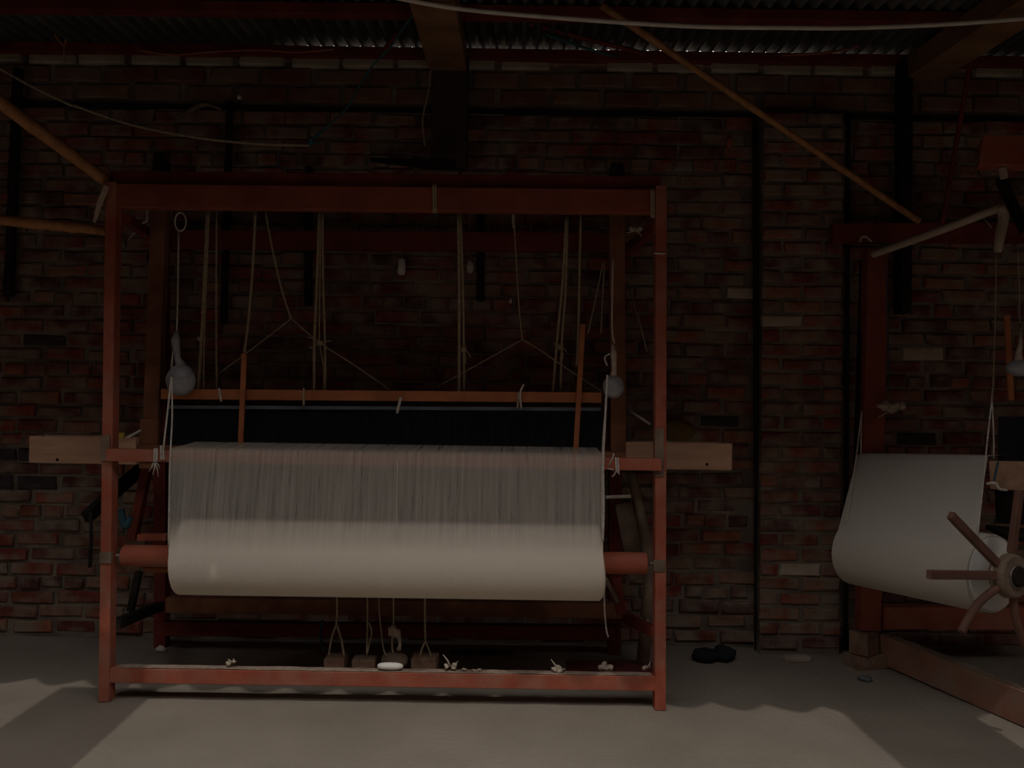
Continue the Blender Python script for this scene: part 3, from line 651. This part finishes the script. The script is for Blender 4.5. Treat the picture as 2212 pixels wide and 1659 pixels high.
def tuft(px, py, Y, label, r=0.02, tails=(), mt='cotton', nm='cotton_tuft'):
    mb = MB(); c = P(px, py, Y); rr = random.Random(px)
    for k in range(9 if r > 0.04 else 6): mb.ball(c+Vector((rr.uniform(-1.2, 1.2)*r, rr.uniform(-.4, .4)*r, rr.uniform(-.3, .5)*r)), (r*rr.uniform(.4, .75), r*.5, r*rr.uniform(.3, .6)), 0.3, 8, 6)
    for tx, ty in tails: mb.tube([c, P((px+tx)/2+2, (py+ty)/2, Y), P(tx, ty, Y)], [0.004, 0.004, 0.0015], 5)
    return tag(mb.build(nm, mt, smooth=True), label, 'cotton scrap', 'cotton scraps caught on the looms')
tuft(500, 1432, YF, 'tan cotton tuft with a curl on the left part of the bottom rail', 0.014, ((492, 1424), (505, 1422)))
tuft(973, 1440, YF, 'pale cotton scrap with upright ends, right of the brick weights', 0.018, ((957, 1414), (990, 1428)))
tuft(1003, 1446, YF, 'tiny cotton speck beside the scrap with upright ends', 0.008)
tuft(1030, 1448, YF, 'small cotton tuft hooked over the middle of the bottom rail', 0.012, ((1028, 1460),))
tuft(1203, 1446, YF, 'flat cotton scrap with a pointed tip on the right part of the rail', 0.02, ((1190, 1424), (1222, 1445)))
tuft(1398, 1442, YF+0.03, 'cotton scrap in the corner by the right front post', 0.014, ((1405, 1428),))
tuft(1308, 1440, 3.55, 'grey cotton lump behind the right part of the bottom rail', 0.024)
tuft(1390, 1345, 3.7, 'wisp of cotton stuck on the crooked strut', 0.018, ((1392, 1375), (1383, 1332)))
tuft(1375, 497, 3.6, 'tangled white cotton rag hanging inside the top right corner', 0.02, ((1362, 488), (1394, 478), (1386, 512), (1352, 503)))
tuft(296, 492, 3.7, 'pale cotton rag hooked behind the top left corner', 0.02, ((317, 478), (276, 520)))
tag(MB().tube(smooth_path([P(317, 452, 3.6), P(317, 476, 3.6), P(306, 482, 3.6), P(296, 490, 3.62)], 4), 0.006, 6).build('rag_strip', 'cotton', smooth=True), 'pale strip hanging from the top beam by the left post', 'strip')
tag(MB().bar(P(231, 402, YF-0.05), P(215, 440, YF-0.05), 0.022, 0.006, (0, 1, 0)).bar(P(215, 440, YF-0.05), P(204, 480, YF-0.045), 0.022, 0.006, (0, 1, 0), 0.012).build('rag_strip', 'cotton'), 'grey cloth strip dangling outside the left front post', 'strip')
tag(MB().tube(smooth_path([P(262, 1100, 3.6), P(266, 1125, 3.6), P(272, 1135, 3.6), P(282, 1118, 3.6)], 5), [0.016]*8+[0.02]*4+[0.014]*4, 8).build('teal_rag', 'teal_rag', smooth=True), 'dull teal rag tied beside the left front post', 'rag')
tag(MB().box(P(262, 941, YF+0.04), (0.024, 0.02, 0.026), jit=0.002).build('yellow_clip', 'yellow', bevel=0.003), 'small yellow clip on top of the left shuttle box', 'clip')

# ------------------------------------------------------------------ small things hanging behind the harness
t = thing('bobbin', 'beige bobbin standing out against the dark wall, left of the centre cords', 'bobbin', P(867, 596, 4.225))
MB().tube([P(867, 594, 4.222), P(867, 586, 4.222), P(868, 575, 4.222), P(868, 562, 4.222), P(868, 558, 4.222)], [0.018, 0.024, 0.021, 0.02, 0.012], 12).build('yarn', 'white', t, smooth=True)
MB().tube([P(868, 560, 4.222), P(868, 500, 4.222)], 0.002, 6).build('thread', 'cord', t)
t = thing('light_bulb', 'small pale bulb on a thin cord right of the centre cords', 'bulb', P(1016, 592, 4.1))
MB().tube([P(1016, 590, 4.1), P(1016, 586, 4.1), P(1016, 578, 4.1), P(1016, 570, 4.1), P(1015, 562, 4.1)], [0.006, 0.016, 0.02, 0.016, 0.009], 12).build('globe', 'white_cord', t, smooth=True)
MB().tube([P(1015, 562, 4.1), P(1015, 460, 4.1)], 0.002, 6).build('cord', 'cord', t)
tag(MB().tube([P(1103, 655, 4.200), P(1103, 646, 4.200)], [0.01, 0.008], 8).build('wall_peg', 'white', smooth=True), 'tiny white peg in the dark wall right of centre', 'peg')
tag(MB().tube([P(517, 214, 4.180), P(517, 206, 4.180)], [0.013, 0.01], 8).build('wall_peg', 'cable', smooth=True), 'pale peg end high on the wall, above the left part of the loom', 'peg')

# ------------------------------------------------------------------ dark upright strips on the wall
def pole(a, b, r, mt, nm, label, cat='pole', grp=None, n=10, knots=0):
    a, b = Vector(a), Vector(b); k = 14; pts = [a.lerp(b, i/k)+Vector((random.uniform(-1, 1), random.uniform(-1, 1), random.uniform(-1, 1)))*r*0.06 for i in range(k+1)]
    r2 = r if isinstance(r, (int, float)) else r
    rs = [r*(1+0.06*random.uniform(-1, 1)) for i in range(k+1)]
    if knots:
        for i in range(2, k, 4): rs[i] *= 1.12
    return tag(MB().tube(pts, rs, n).build(nm, mt, smooth=True), label, cat, grp)
pole(P(40, 150, 4.180), P(18, 640, 4.210), 0.026, 'black_wood', 'dark_upright', 'dark upright strip leaning on the wall at the far left edge')
pole(P(497, 220, 4.200), P(483, 700, 4.210), 0.02, 'black_wood', 'dark_upright', 'dark upright strip on the wall behind the left cords of the loom')
pole(P(668, 360, 4.200), P(666, 660, 4.210), 0.022, 'black_wood', 'dark_upright', 'dark upright strip on the wall behind the knotted double cord')
pole(P(1038, 380, 4.200), P(1038, 650, 4.210), 0.021, 'black_wood', 'dark_upright', 'dark upright strip on the wall right of the centre cords')
pole(P(1832, 245, 4.170), P(1826, 1400, 4.190), 0.013, 'black_wood', 'dark_upright', 'long dark upright strip in the corner right of the brick pier')
pole(P(1630, 250, 4.200), P(1636, 1410, 4.210), 0.014, 'black_wood', 'dark_upright', 'thin dark upright strip along the left side of the brick pier')
tag(MB().bar(P(800, 345, 4.150), P(985, 358, 4.150), 0.03, 0.02, (0, 0, 1), 0.03, 0.055).build('dark_plank', 'black_wood', bevel=0.003), 'black wedge-shaped plank on the wall above the top beam', 'plank')

# ------------------------------------------------------------------ bamboo poles, ropes and cables overhead
pole(P(1300, 12, 3.55), P(1985, 478, 3.95), 0.0165, 'bamboo', 'bamboo_pole', 'long orange bamboo pole slanting from the roof down to the right', n=10, knots=1)
pole(P(-70, 170, 3.0), P(232, 392, 3.42), 0.026, 'bamboo', 'bamboo_pole', 'thick bamboo pole sloping down to the top left corner of the loom', n=10, knots=1)
pole(P(-70, 468, 3.2), P(240, 500, 3.46), 0.022, 'bamboo', 'bamboo_pole', 'near-level bamboo pole joining the left front post from the left edge', n=10, knots=1)
tag(MB().tube(smooth_path([P(820, -12, 3.3), P(1000, 20, 3.3), P(1280, 44, 3.3), P(1500, 57, 3.3), P(1700, 60, 3.3), P(1850, 60, 3.3), P(2050, 52, 3.3), P(2240, 38, 3.3)], 6), 0.0098, 8).build('thick_cable', 'cable', smooth=True), 'thick pale cable sagging across the top right of the roof', 'cable')
tag(MB().tube(smooth_path([P(-30, 128, 3.5), P(0, 148, 3.5), P(60, 182, 3.5), P(150, 226, 3.5), P(165, 230, 3.5), P(290, 271, 3.5), P(430, 298, 3.5), P(560, 311, 3.5), P(668, 314, 3.5)], 5), 0.0062, 6).build('washing_line', 'cord', smooth=True), 'sagging tan rope from the left edge to the teal knot', 'rope')
t = thing('teal_line', 'thin teal line rising from a knot to the centre roof beam', 'line', P(672, 318, 3.5))
MB().tube(smooth_path([P(672, 310, 3.5), P(695, 285, 3.5), P(745, 238, 3.5), P(765, 205, 3.5), P(800, 148, 3.5), P(840, 105, 3.5), P(875, 55, 3.5), P(905, 16, 3.5)], 5), 0.0042, 6).build('line', 'teal', t, smooth=True)
MB().ball(P(672, 304, 3.49), (0.014, 0.012, 0.022), 0.2, 8, 6).tube([P(672, 305, 3.49), P(682, 292, 3.49), P(690, 288, 3.49)], 0.004, 5).tube([P(664, 308, 3.49), P(690, 309, 3.49)], 0.005, 5).build('knot', 'teal', t, smooth=True)
tag(MB().tube(smooth_path([P(1180, 74, 4.0), P(1230, 92, 4.05), P(1290, 112, 4.050), P(1335, 122, 4.150)], 5), 0.0065, 6).build('roof_wire', 'teal', smooth=True), 'thin greenish wire under the roof right of the centre beam', 'wire')
pole(P(1085, 36, 3.95), P(1400, 118, 4.140), 0.012, 'red_dark', 'roof_batten', 'dark red batten slanting under the roof right of the centre beam', 'batten')
pole(P(905, 15, 3.9), P(830, 108, 4.150), 0.012, 'red_dark', 'roof_batten', 'dark red batten slanting under the roof left of the centre beam', 'batten')
tag(MB().tube(smooth_path([P(300, 108, 4.150), P(370, 118, 4.150), P(460, 112, 4.150), P(560, 108, 4.150), P(640, 113, 4.150), P(720, 106, 4.150)], 5), 0.0062, 6).build('roof_wire', 'red', smooth=True), 'red wire drooping along the wall plate left of the centre beam', 'wire')
tag(MB().tube(smooth_path([P(1690, 120, 4.150), P(1800, 112, 4.150), P(1880, 94, 4.150), P(1930, 92, 4.150), P(1990, 100, 4.150)], 5), 0.0062, 6).build('roof_wire', 'red', smooth=True), 'red wire drooping along the wall plate near the right roof beam', 'wire')
t = thing('roof_hook', 'small tan hook with a hanging string under the roof at far left', 'hook', P(138, 145, 4.0))
MB().tube(smooth_path([P(118, 74, 4.0), P(128, 88, 4.0), P(138, 96, 4.0), P(143, 84, 4.0)], 5), 0.006, 6).build('hook', 'bamboo', t, smooth=True)
MB().tube([P(138, 96, 4.0), P(139, 142, 4.0)], 0.003, 6).build('string', 'cord', t)
tag(MB().tube(smooth_path([P(930, 150, 4.120), P(925, 200, 4.120), P(913, 258, 4.120), P(918, 315, 4.120)], 5), 0.0045, 6).build('frayed_rope', 'cord', smooth=True), 'frayed cord hanging left of the dark centre post', 'cord')
pole(P(2125, -30, 3.9), P(2035, 485, 4.05), 0.012, 'red_dark', 'roof_batten', 'thin dark red rod dropping from the roof to the right loom', 'batten')
tag(MB().tube(smooth_path([P(380, 252, 4.200), P(410, 240, 4.200), P(440, 225, 4.200), P(478, 236, 4.200)], 4), [0.008]*4+[0.016]*5+[0.008]*4, 8).build('cobweb_rag', 'grey_wood', smooth=True), 'grey dusty rag clinging to the wall above the loom', 'rag')
tag(MB().ball(P(1575, 308, 4.200), (0.02, 0.012, 0.034), 0.2, 8, 6).build('red_rag', 'red', smooth=True), 'dark red rag on the upper wall right of the loom', 'rag')

# ------------------------------------------------------------------ right loom, turned side-on
u = Vector((0.442, -0.897, 0)); nrm = Vector((-0.897, -0.442, 0))
A0 = P(1886, 900, 4.0); A0.z = 0
loom2 = thing('handloom', 'second red loom at the right edge, turned side-on with a spoked wheel', 'loom', (A0.x+0.2, A0.y-0.3, 0))
def q2(mb, nm, mt, par=loom2, bevel=0.003, smooth=False, label=None): return part(mb, nm, mt, par, bevel, smooth, label)
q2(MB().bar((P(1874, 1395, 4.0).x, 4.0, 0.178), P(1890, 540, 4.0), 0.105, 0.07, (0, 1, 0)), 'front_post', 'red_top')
q2(MB().bar(P(1852, 1000, 4.04), P(1866, 560, 4.04), 0.02, 0.06, (0, 1, 0)), 'post_edge', 'black_wood')
q2(MB().bar(P(1795, 505, 4.08), P(2235, 503, 4.08), 0.05, 0.10), 'top_beam', 'red_dark')
q2(MB().bar(P(1905, 1332, 3.98), P(2250, 1334, 3.98), 0.06, 0.11), 'lower_rail', 'red')
# long sill running towards the viewer
s0 = F(1888, 1428); s1 = F(2275, 1592); dz = 0.145
q2(MB().bar(s0+Vector((0, 0, dz/2+0.015)), s1+Vector((0, 0, dz/2+0.0)), 0.06, dz), 'sill', 'dusty_sill')
q2(MB().bar(s0+Vector((0, 0, dz+0.018)), s1+Vector((0, 0, dz+0.003)), 0.05, 0.004), 'lint', 'grey_wood', bevel=0, label='dusty top of the sill')
# breast beam and cloth beam
b0 = P(1858, 990, 3.96); b1 = P(2152, 992, 3.33)
q2(MB().bar(b0-nrm*0.0+Vector((0, 0, -0.03)), P(2260, 1012, 3.14), 0.05, 0.055), 'breast_beam', 'brown')
zc2 = 0.615
r0 = P(1850, 1190, 3.72); r1 = P(2178, 1245, 3.06)
axis = (r1-r0).normalized()
cb2 = q2(MB().tube([r0-axis*0.06, r1+axis*0.02], 0.04, 16), 'cloth_beam', 'red', bevel=0, smooth=True)
# spoked take-up wheel on the near end
W = P(2190, 1245, 2.99)
wx = Vector((0, 0, 1)).cross(axis).normalized(); wz = axis.cross(wx).normalized()
if wx.x < 0: wx = -wx
hub = q2(MB().tube([W-axis*0.05, W-axis*0.035, W+axis*0.0, W+axis*0.012], [0.075, 0.083, 0.083, 0.077], 28), 'wheel_hub', 'grey_wood', bevel=0.003, label='round grey wooden hub of the take-up wheel')
rim = MB(); rim.tube([W-axis*0.03+(wx*math.cos(a)+wz*math.sin(a))*0.084 for a in [2*math.pi*k/32 for k in range(33)]], 0.006, 8, False); q2(rim, 'cord_rim', 'white_cord', hub, 0, True)
rim = MB(); rim.tube([W+axis*0.014+(wx*math.cos(a)+wz*math.sin(a))*0.04 for a in [2*math.pi*k/28 for k in range(29)]], 0.0045, 8, False); q2(rim, 'iron_ring', 'metal', hub, 0, True)
q2(MB().tube([W+axis*0.005, W+axis*0.03], 0.036, 18), 'axle_end', 'black_wood', hub, 0)
def spoke(px, py, bend=None, tip=None):
    c0 = W-axis*0.02
    def onplane(a, b):
        d = FW+RT*((a-1106)/FPX)+UP*((829.5-b)/FPX); o_ = Vector((0, 0, CAMH)); tt = (c0-o_).dot(axis)/d.dot(axis); return o_+d*tt
    e = onplane(px, py); mb = MB(); pts = [c0+(e-c0).normalized()*0.06]
    if bend: pts += [onplane(*bend)]
    pts += [e]
    pts = smooth_path(pts, 4) if bend else pts
    if bend: mb.tube(pts, 0.0155, 8)
    else: mb.bar(pts[0], pts[-1], 0.022, 0.032, axis.cross(e-c0))
    if tip: mb.bar(e, onplane(*tip), 0.022, 0.03, axis.cross(e-c0))
    q2(mb, 'spoke', 'spoke_wood', hub, 0.003, bool(bend))
spoke(2062, 1122, None, (2053, 1112)); spoke(2006, 1241); spoke(2076, 1366, (2112, 1305)); spoke(2228, 1425, (2196, 1345)); spoke(2202, 1060); spoke(2330, 1150); spoke(2340, 1320)
# pale wood shuttle box and lever
q2(MB().bar(P(2150, 1026, 3.28), P(2262, 1030, 3.08), 0.07, 0.115), 'shuttle_box', 'pale_wood')
q2(MB().tube(smooth_path([P(2132, 1045, 3.2), P(2150, 1044, 3.2), P(2158, 1056, 3.2), P(2176, 1058, 3.2)], 4), 0.006, 6), 'tie', 'white_cord', bevel=0, smooth=True)
q2(MB().bar(P(2156, 997, 3.16), P(2147, 1040, 3.16), 0.006, 0.006), 'tie', 'teal_rag', bevel=0)
lv = q2(MB().tube(smooth_path([P(1884, 550, 3.92), P(1950, 527, 3.8), P(2060, 487, 3.6), P(2130, 460, 3.5), P(2164, 448, 3.45)], 4), 0.0185, 10), 'lever', 'pale_pole', bevel=0, smooth=True, label='pale bare lever arm reaching over the loom')
q2(MB().tube(smooth_path([P(2160, 446, 3.45), P(2168, 470, 3.45), P(2160, 510, 3.45), P(2155, 545, 3.45)], 4), [0.016, 0.019, 0.021, 0.022, 0.022, 0.022, 0.022, 0.022, 0.021, 0.02, 0.018, 0.017, 0.013], 10), 'lever_hook', 'pale_pole', lv, 0, True)
q2(MB().tube([P(2126, 472, 3.5), P(2142, 492, 3.46)], 0.003, 6), 'tie', 'cord', lv, 0, True)
q2(MB().tube(smooth_path([P(1858, 522, 3.95), P(1862, 512, 3.94), P(1872, 512, 3.94), P(1882, 522, 3.95)], 4), 0.007, 6), 'tie', 'cord', bevel=0, smooth=True)
bx = q2(MB().bar(P(2116, 330, 3.4), P(2260, 332, 3.3), 0.1, 0.125), 'head_block', 'red')
q2(MB().bar(P(2165, 362, 3.36), P(2169, 386, 3.36), 0.026, 0.02, (0, 1, 0)), 'peg', 'cotton', bx)
q2(MB().bar(P(2160, 385, 3.5), P(2215, 500, 3.42), 0.03, 0.04, (0, 1, 0)), 'head_arm', 'black_wood')
for pts in ([(2152, 545), (2150, 690), (2145, 840)], [(2199, 540), (2202, 640), (2204, 740)]):
    q2(MB().tube(smooth_path([P(a, b, 3.44) for a, b in pts], 4), 0.003, 6), 'harness_cord', 'cord', bevel=0, smooth=True)
q2(MB().tube(smooth_path([P(1913, 560, 3.9), P(1918, 700, 3.9), P(1919, 858, 3.9)], 4), 0.003, 6), 'harness_cord', 'teal_rag', bevel=0, smooth=True)
q2(MB().bar(P(2175, 680, 3.4), P(2184, 865, 3.4), 0.024, 0.012, (0, 1, 0)), 'lease_stick', 'orange')
rp = MB(); ra, rb_ = P(2158, 900, 3.42), P(2260, 900, 3.35)
for k in range(40): rp.bar(ra.lerp(rb_, k/39), ra.lerp(rb_, k/39)-Vector((0, 0, 0.2)), 0.002, 0.01, (0, 1, 0))
o = q2(rp, 'reed', 'reed', bevel=0); o['kind'] = 'stuff'
q2(MB().bar(P(2152, 1150, 3.35), P(2262, 1160, 3.3), 0.3, 0.02, (0, 0, 1)), 'inner_board', 'black_wood')
q2(MB().bar(P(2150, 1085, 3.62), P(2290, 1090, 3.5), 0.02, 0.19), 'inner_board', 'black_wood')
# bricks raising the post
bt = [('chipped red brick set on end under the post of the right loom', (1872, 1392), (0.11, 0.10, 0.11), 0.6), ('orange brick on the ground under the post of the right loom', (1880, 1436), (0.20, 0.11, 0.065), 0.25)]
zb0 = 0
for (lab, (px, py), dim, rot) in bt[::-1]:
    c = P(px, py, 3.95); tag(MB().box((c.x, 3.98, zb0+dim[2]/2), dim, Matrix.Rotation(rot, 3, 'Z'), 0.006).build('loose_brick', 'stone', bevel=0.005), lab, 'brick', 'bricks under the right loom'); zb0 += dim[2]
# its cloth
cl2 = thing('woven_cloth', 'narrow grey-white cloth wound on the right loom behind the spoked wheel', 'cloth', (1.95, 3.5, 0.45))
R2 = 0.155
top0, top1 = P(1864, 981, 3.95), P(2146, 986, 3.36)
fr0, fr1 = r0+axis*0.0, r1-axis*0.06
wn = Vector((0, 0, 1)).cross(axis).normalized()
if wn.x > 0: wn = -wn
vs = []; n1, n2 = 12, 24; RT2 = R2+0.002; cols = []
for k in range(n2+1):
    tt = k/n2; A = top0.lerp(top1, tt); c = fr0.lerp(fr1, tt)
    ha, za = (A-c).dot(wn)+0.035, A.z-c.z; d_ = math.hypot(ha, za)
    ph = math.atan2(za, ha)-math.acos(RT2/d_)
    base = c+wn*0; T = base+wn*RT2*math.cos(ph)+Vector((0, 0, RT2*math.sin(ph)))
    front = A+wn*0.035
    col = [A-wn*0.10+Vector((0, 0, 0.004)), A+wn*0.015+Vector((0, 0, 0.003))]+[front.lerp(T, q/n1) for q in range(n1+1)]
    for q in range(1, 19):
        an = ph-q*math.radians(8); col.append(base+wn*RT2*math.cos(an)+Vector((0, 0, RT2*math.sin(an))))
    cols.append(col)
m_ = len(cols[0])
for i in range(m_): vs += [cols[k][i] for k in range(n2+1)]
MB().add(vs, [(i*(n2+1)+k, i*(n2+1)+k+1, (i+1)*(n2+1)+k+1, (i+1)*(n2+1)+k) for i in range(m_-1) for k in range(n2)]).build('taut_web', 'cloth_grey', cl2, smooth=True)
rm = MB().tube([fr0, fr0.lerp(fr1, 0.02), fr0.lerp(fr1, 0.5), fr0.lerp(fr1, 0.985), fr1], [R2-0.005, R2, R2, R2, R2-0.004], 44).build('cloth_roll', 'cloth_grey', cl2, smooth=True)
for p in rm.data.polygons: p.use_smooth = len(p.vertices) == 4
MB().tube([fr1+axis*0.0005, fr1+axis*0.004], R2-0.012, 44).build('roll_end', 'white', cl2)
for nm, pts, lab in (('edge_cord', [[(1861, 888, 3.93), (1848, 1000, 3.85), (1828, 1130, 3.66)], [(1862, 888, 3.93), (1860, 935, 3.93), (1860, 985, 3.94)]], 'white doubled cord at the far edge of the narrow cloth'),
                     ('edge_cord', [[(2142, 868, 3.3), (2133, 950, 3.28), (2122, 1060, 3.2), (2111, 1160, 3.05)], [(2143, 868, 3.3), (2146, 930, 3.3), (2147, 990, 3.3)], [(2145, 838, 3.42), (2143, 855, 3.36), (2142, 868, 3.3)]], 'white doubled cord at the near edge of the narrow cloth')):
    mb = MB()
    for p in pts: mb.tube(smooth_path([P(*q) for q in p], 4), 0.0036, 6)
    tag(mb.build(nm, 'white_cord', smooth=True), lab, 'cord')
tuft(1925, 882, 3.88, 'knot of pale cotton hanging in front of the second loom post', 0.045, ((1893, 905), (1897, 902)))
t = thing('weight_bag', 'white plastic bag hanging at the far right edge above the shuttle box', 'bag', P(2200, 815, 3.25))
MB().ball(P(2203, 795, 3.25), (0.058, 0.045, 0.034), 0.06, 16, 10).build('bag_body', 'plastic', t, smooth=True, subsurf=1)
MB().tube([P(2202, 786, 3.25), P(2200, 765, 3.25), P(2205, 740, 3.25), P(2204, 700, 3.3)], [0.02, 0.012, 0.008, 0.004], 8).build('bag_neck', 'cotton', t, smooth=True)

# ------------------------------------------------------------------ things on the ground by the wall
def ground_blob(px, py, rx, ry, rz_, mt, nm, lab, cat, jit=0.18):
    c = F(px, py); return tag(MB().ball((c.x, c.y, rz_*0.9), (rx, ry, rz_), jit, 12, 8).build(nm, mt, smooth=True), lab, cat)
c = F(1538, 1428)
tag(MB().ball((c.x-0.03, c.y, 0.03), (0.075, 0.06, 0.032), 0.15).ball((c.x+0.06, c.y, 0.04), (0.06, 0.05, 0.04), 0.15).build('dark_rag', 'dark_rag', smooth=True), 'crumpled black rag on the floor by the wall right of the loom', 'rag')
c = F(1722, 1428)
tag(MB().box((c.x, c.y, 0.014), (0.13, 0.05, 0.026), Matrix.Rotation(0.2, 3, 'Z'), 0.005).build('paper_scrap', 'pale_brick', bevel=0.004), 'pale scrap lying on the floor before the brick pier', 'scrap')
c = F(1868, 1472); tag(MB().ball((c.x, c.y, 0.012), (0.03, 0.02, 0.014), 0.3, 10, 6).build('paper_scrap', 'heddle_bar', smooth=True), 'small grey scrap on the floor before the second loom post', 'scrap')
c = F(1300, 1445); tag(MB().box((c.x+0.06, 3.90, 0.006), (0.46, 0.14, 0.012), Matrix.Rotation(-0.05, 3, 'Z'), 0.004).build('floor_mat', 'red_cloth', bevel=0.003), 'dull red mat on the floor behind the right part of the bottom rail', 'mat')
c = F(1040, 1415); tag(MB().tube([(c.x-0.16, c.y, 0.012), (c.x+0.16, c.y+0.02, 0.012)], 0.011, 8).build('floor_stick', 'black_wood', smooth=True), 'dark stick on the floor under the middle of the loom', 'stick')
c = F(355, 1400); tag(MB().ball((c.x+0.01, c.y-0.06, 0.015), (0.025, 0.02, 0.018), 0.3, 10, 6).build('paper_scrap', 'cable', smooth=True), 'small pale scrap at the foot of the left rear post', 'scrap')
tag(MB().ball(P(1458, 930, 4.200), (0.10, 0.02, 0.055), 0.12, 14, 9).build('mustard_rag', 'mustard', smooth=True), 'dull mustard rag hung on the wall above the right shuttle box', 'rag')
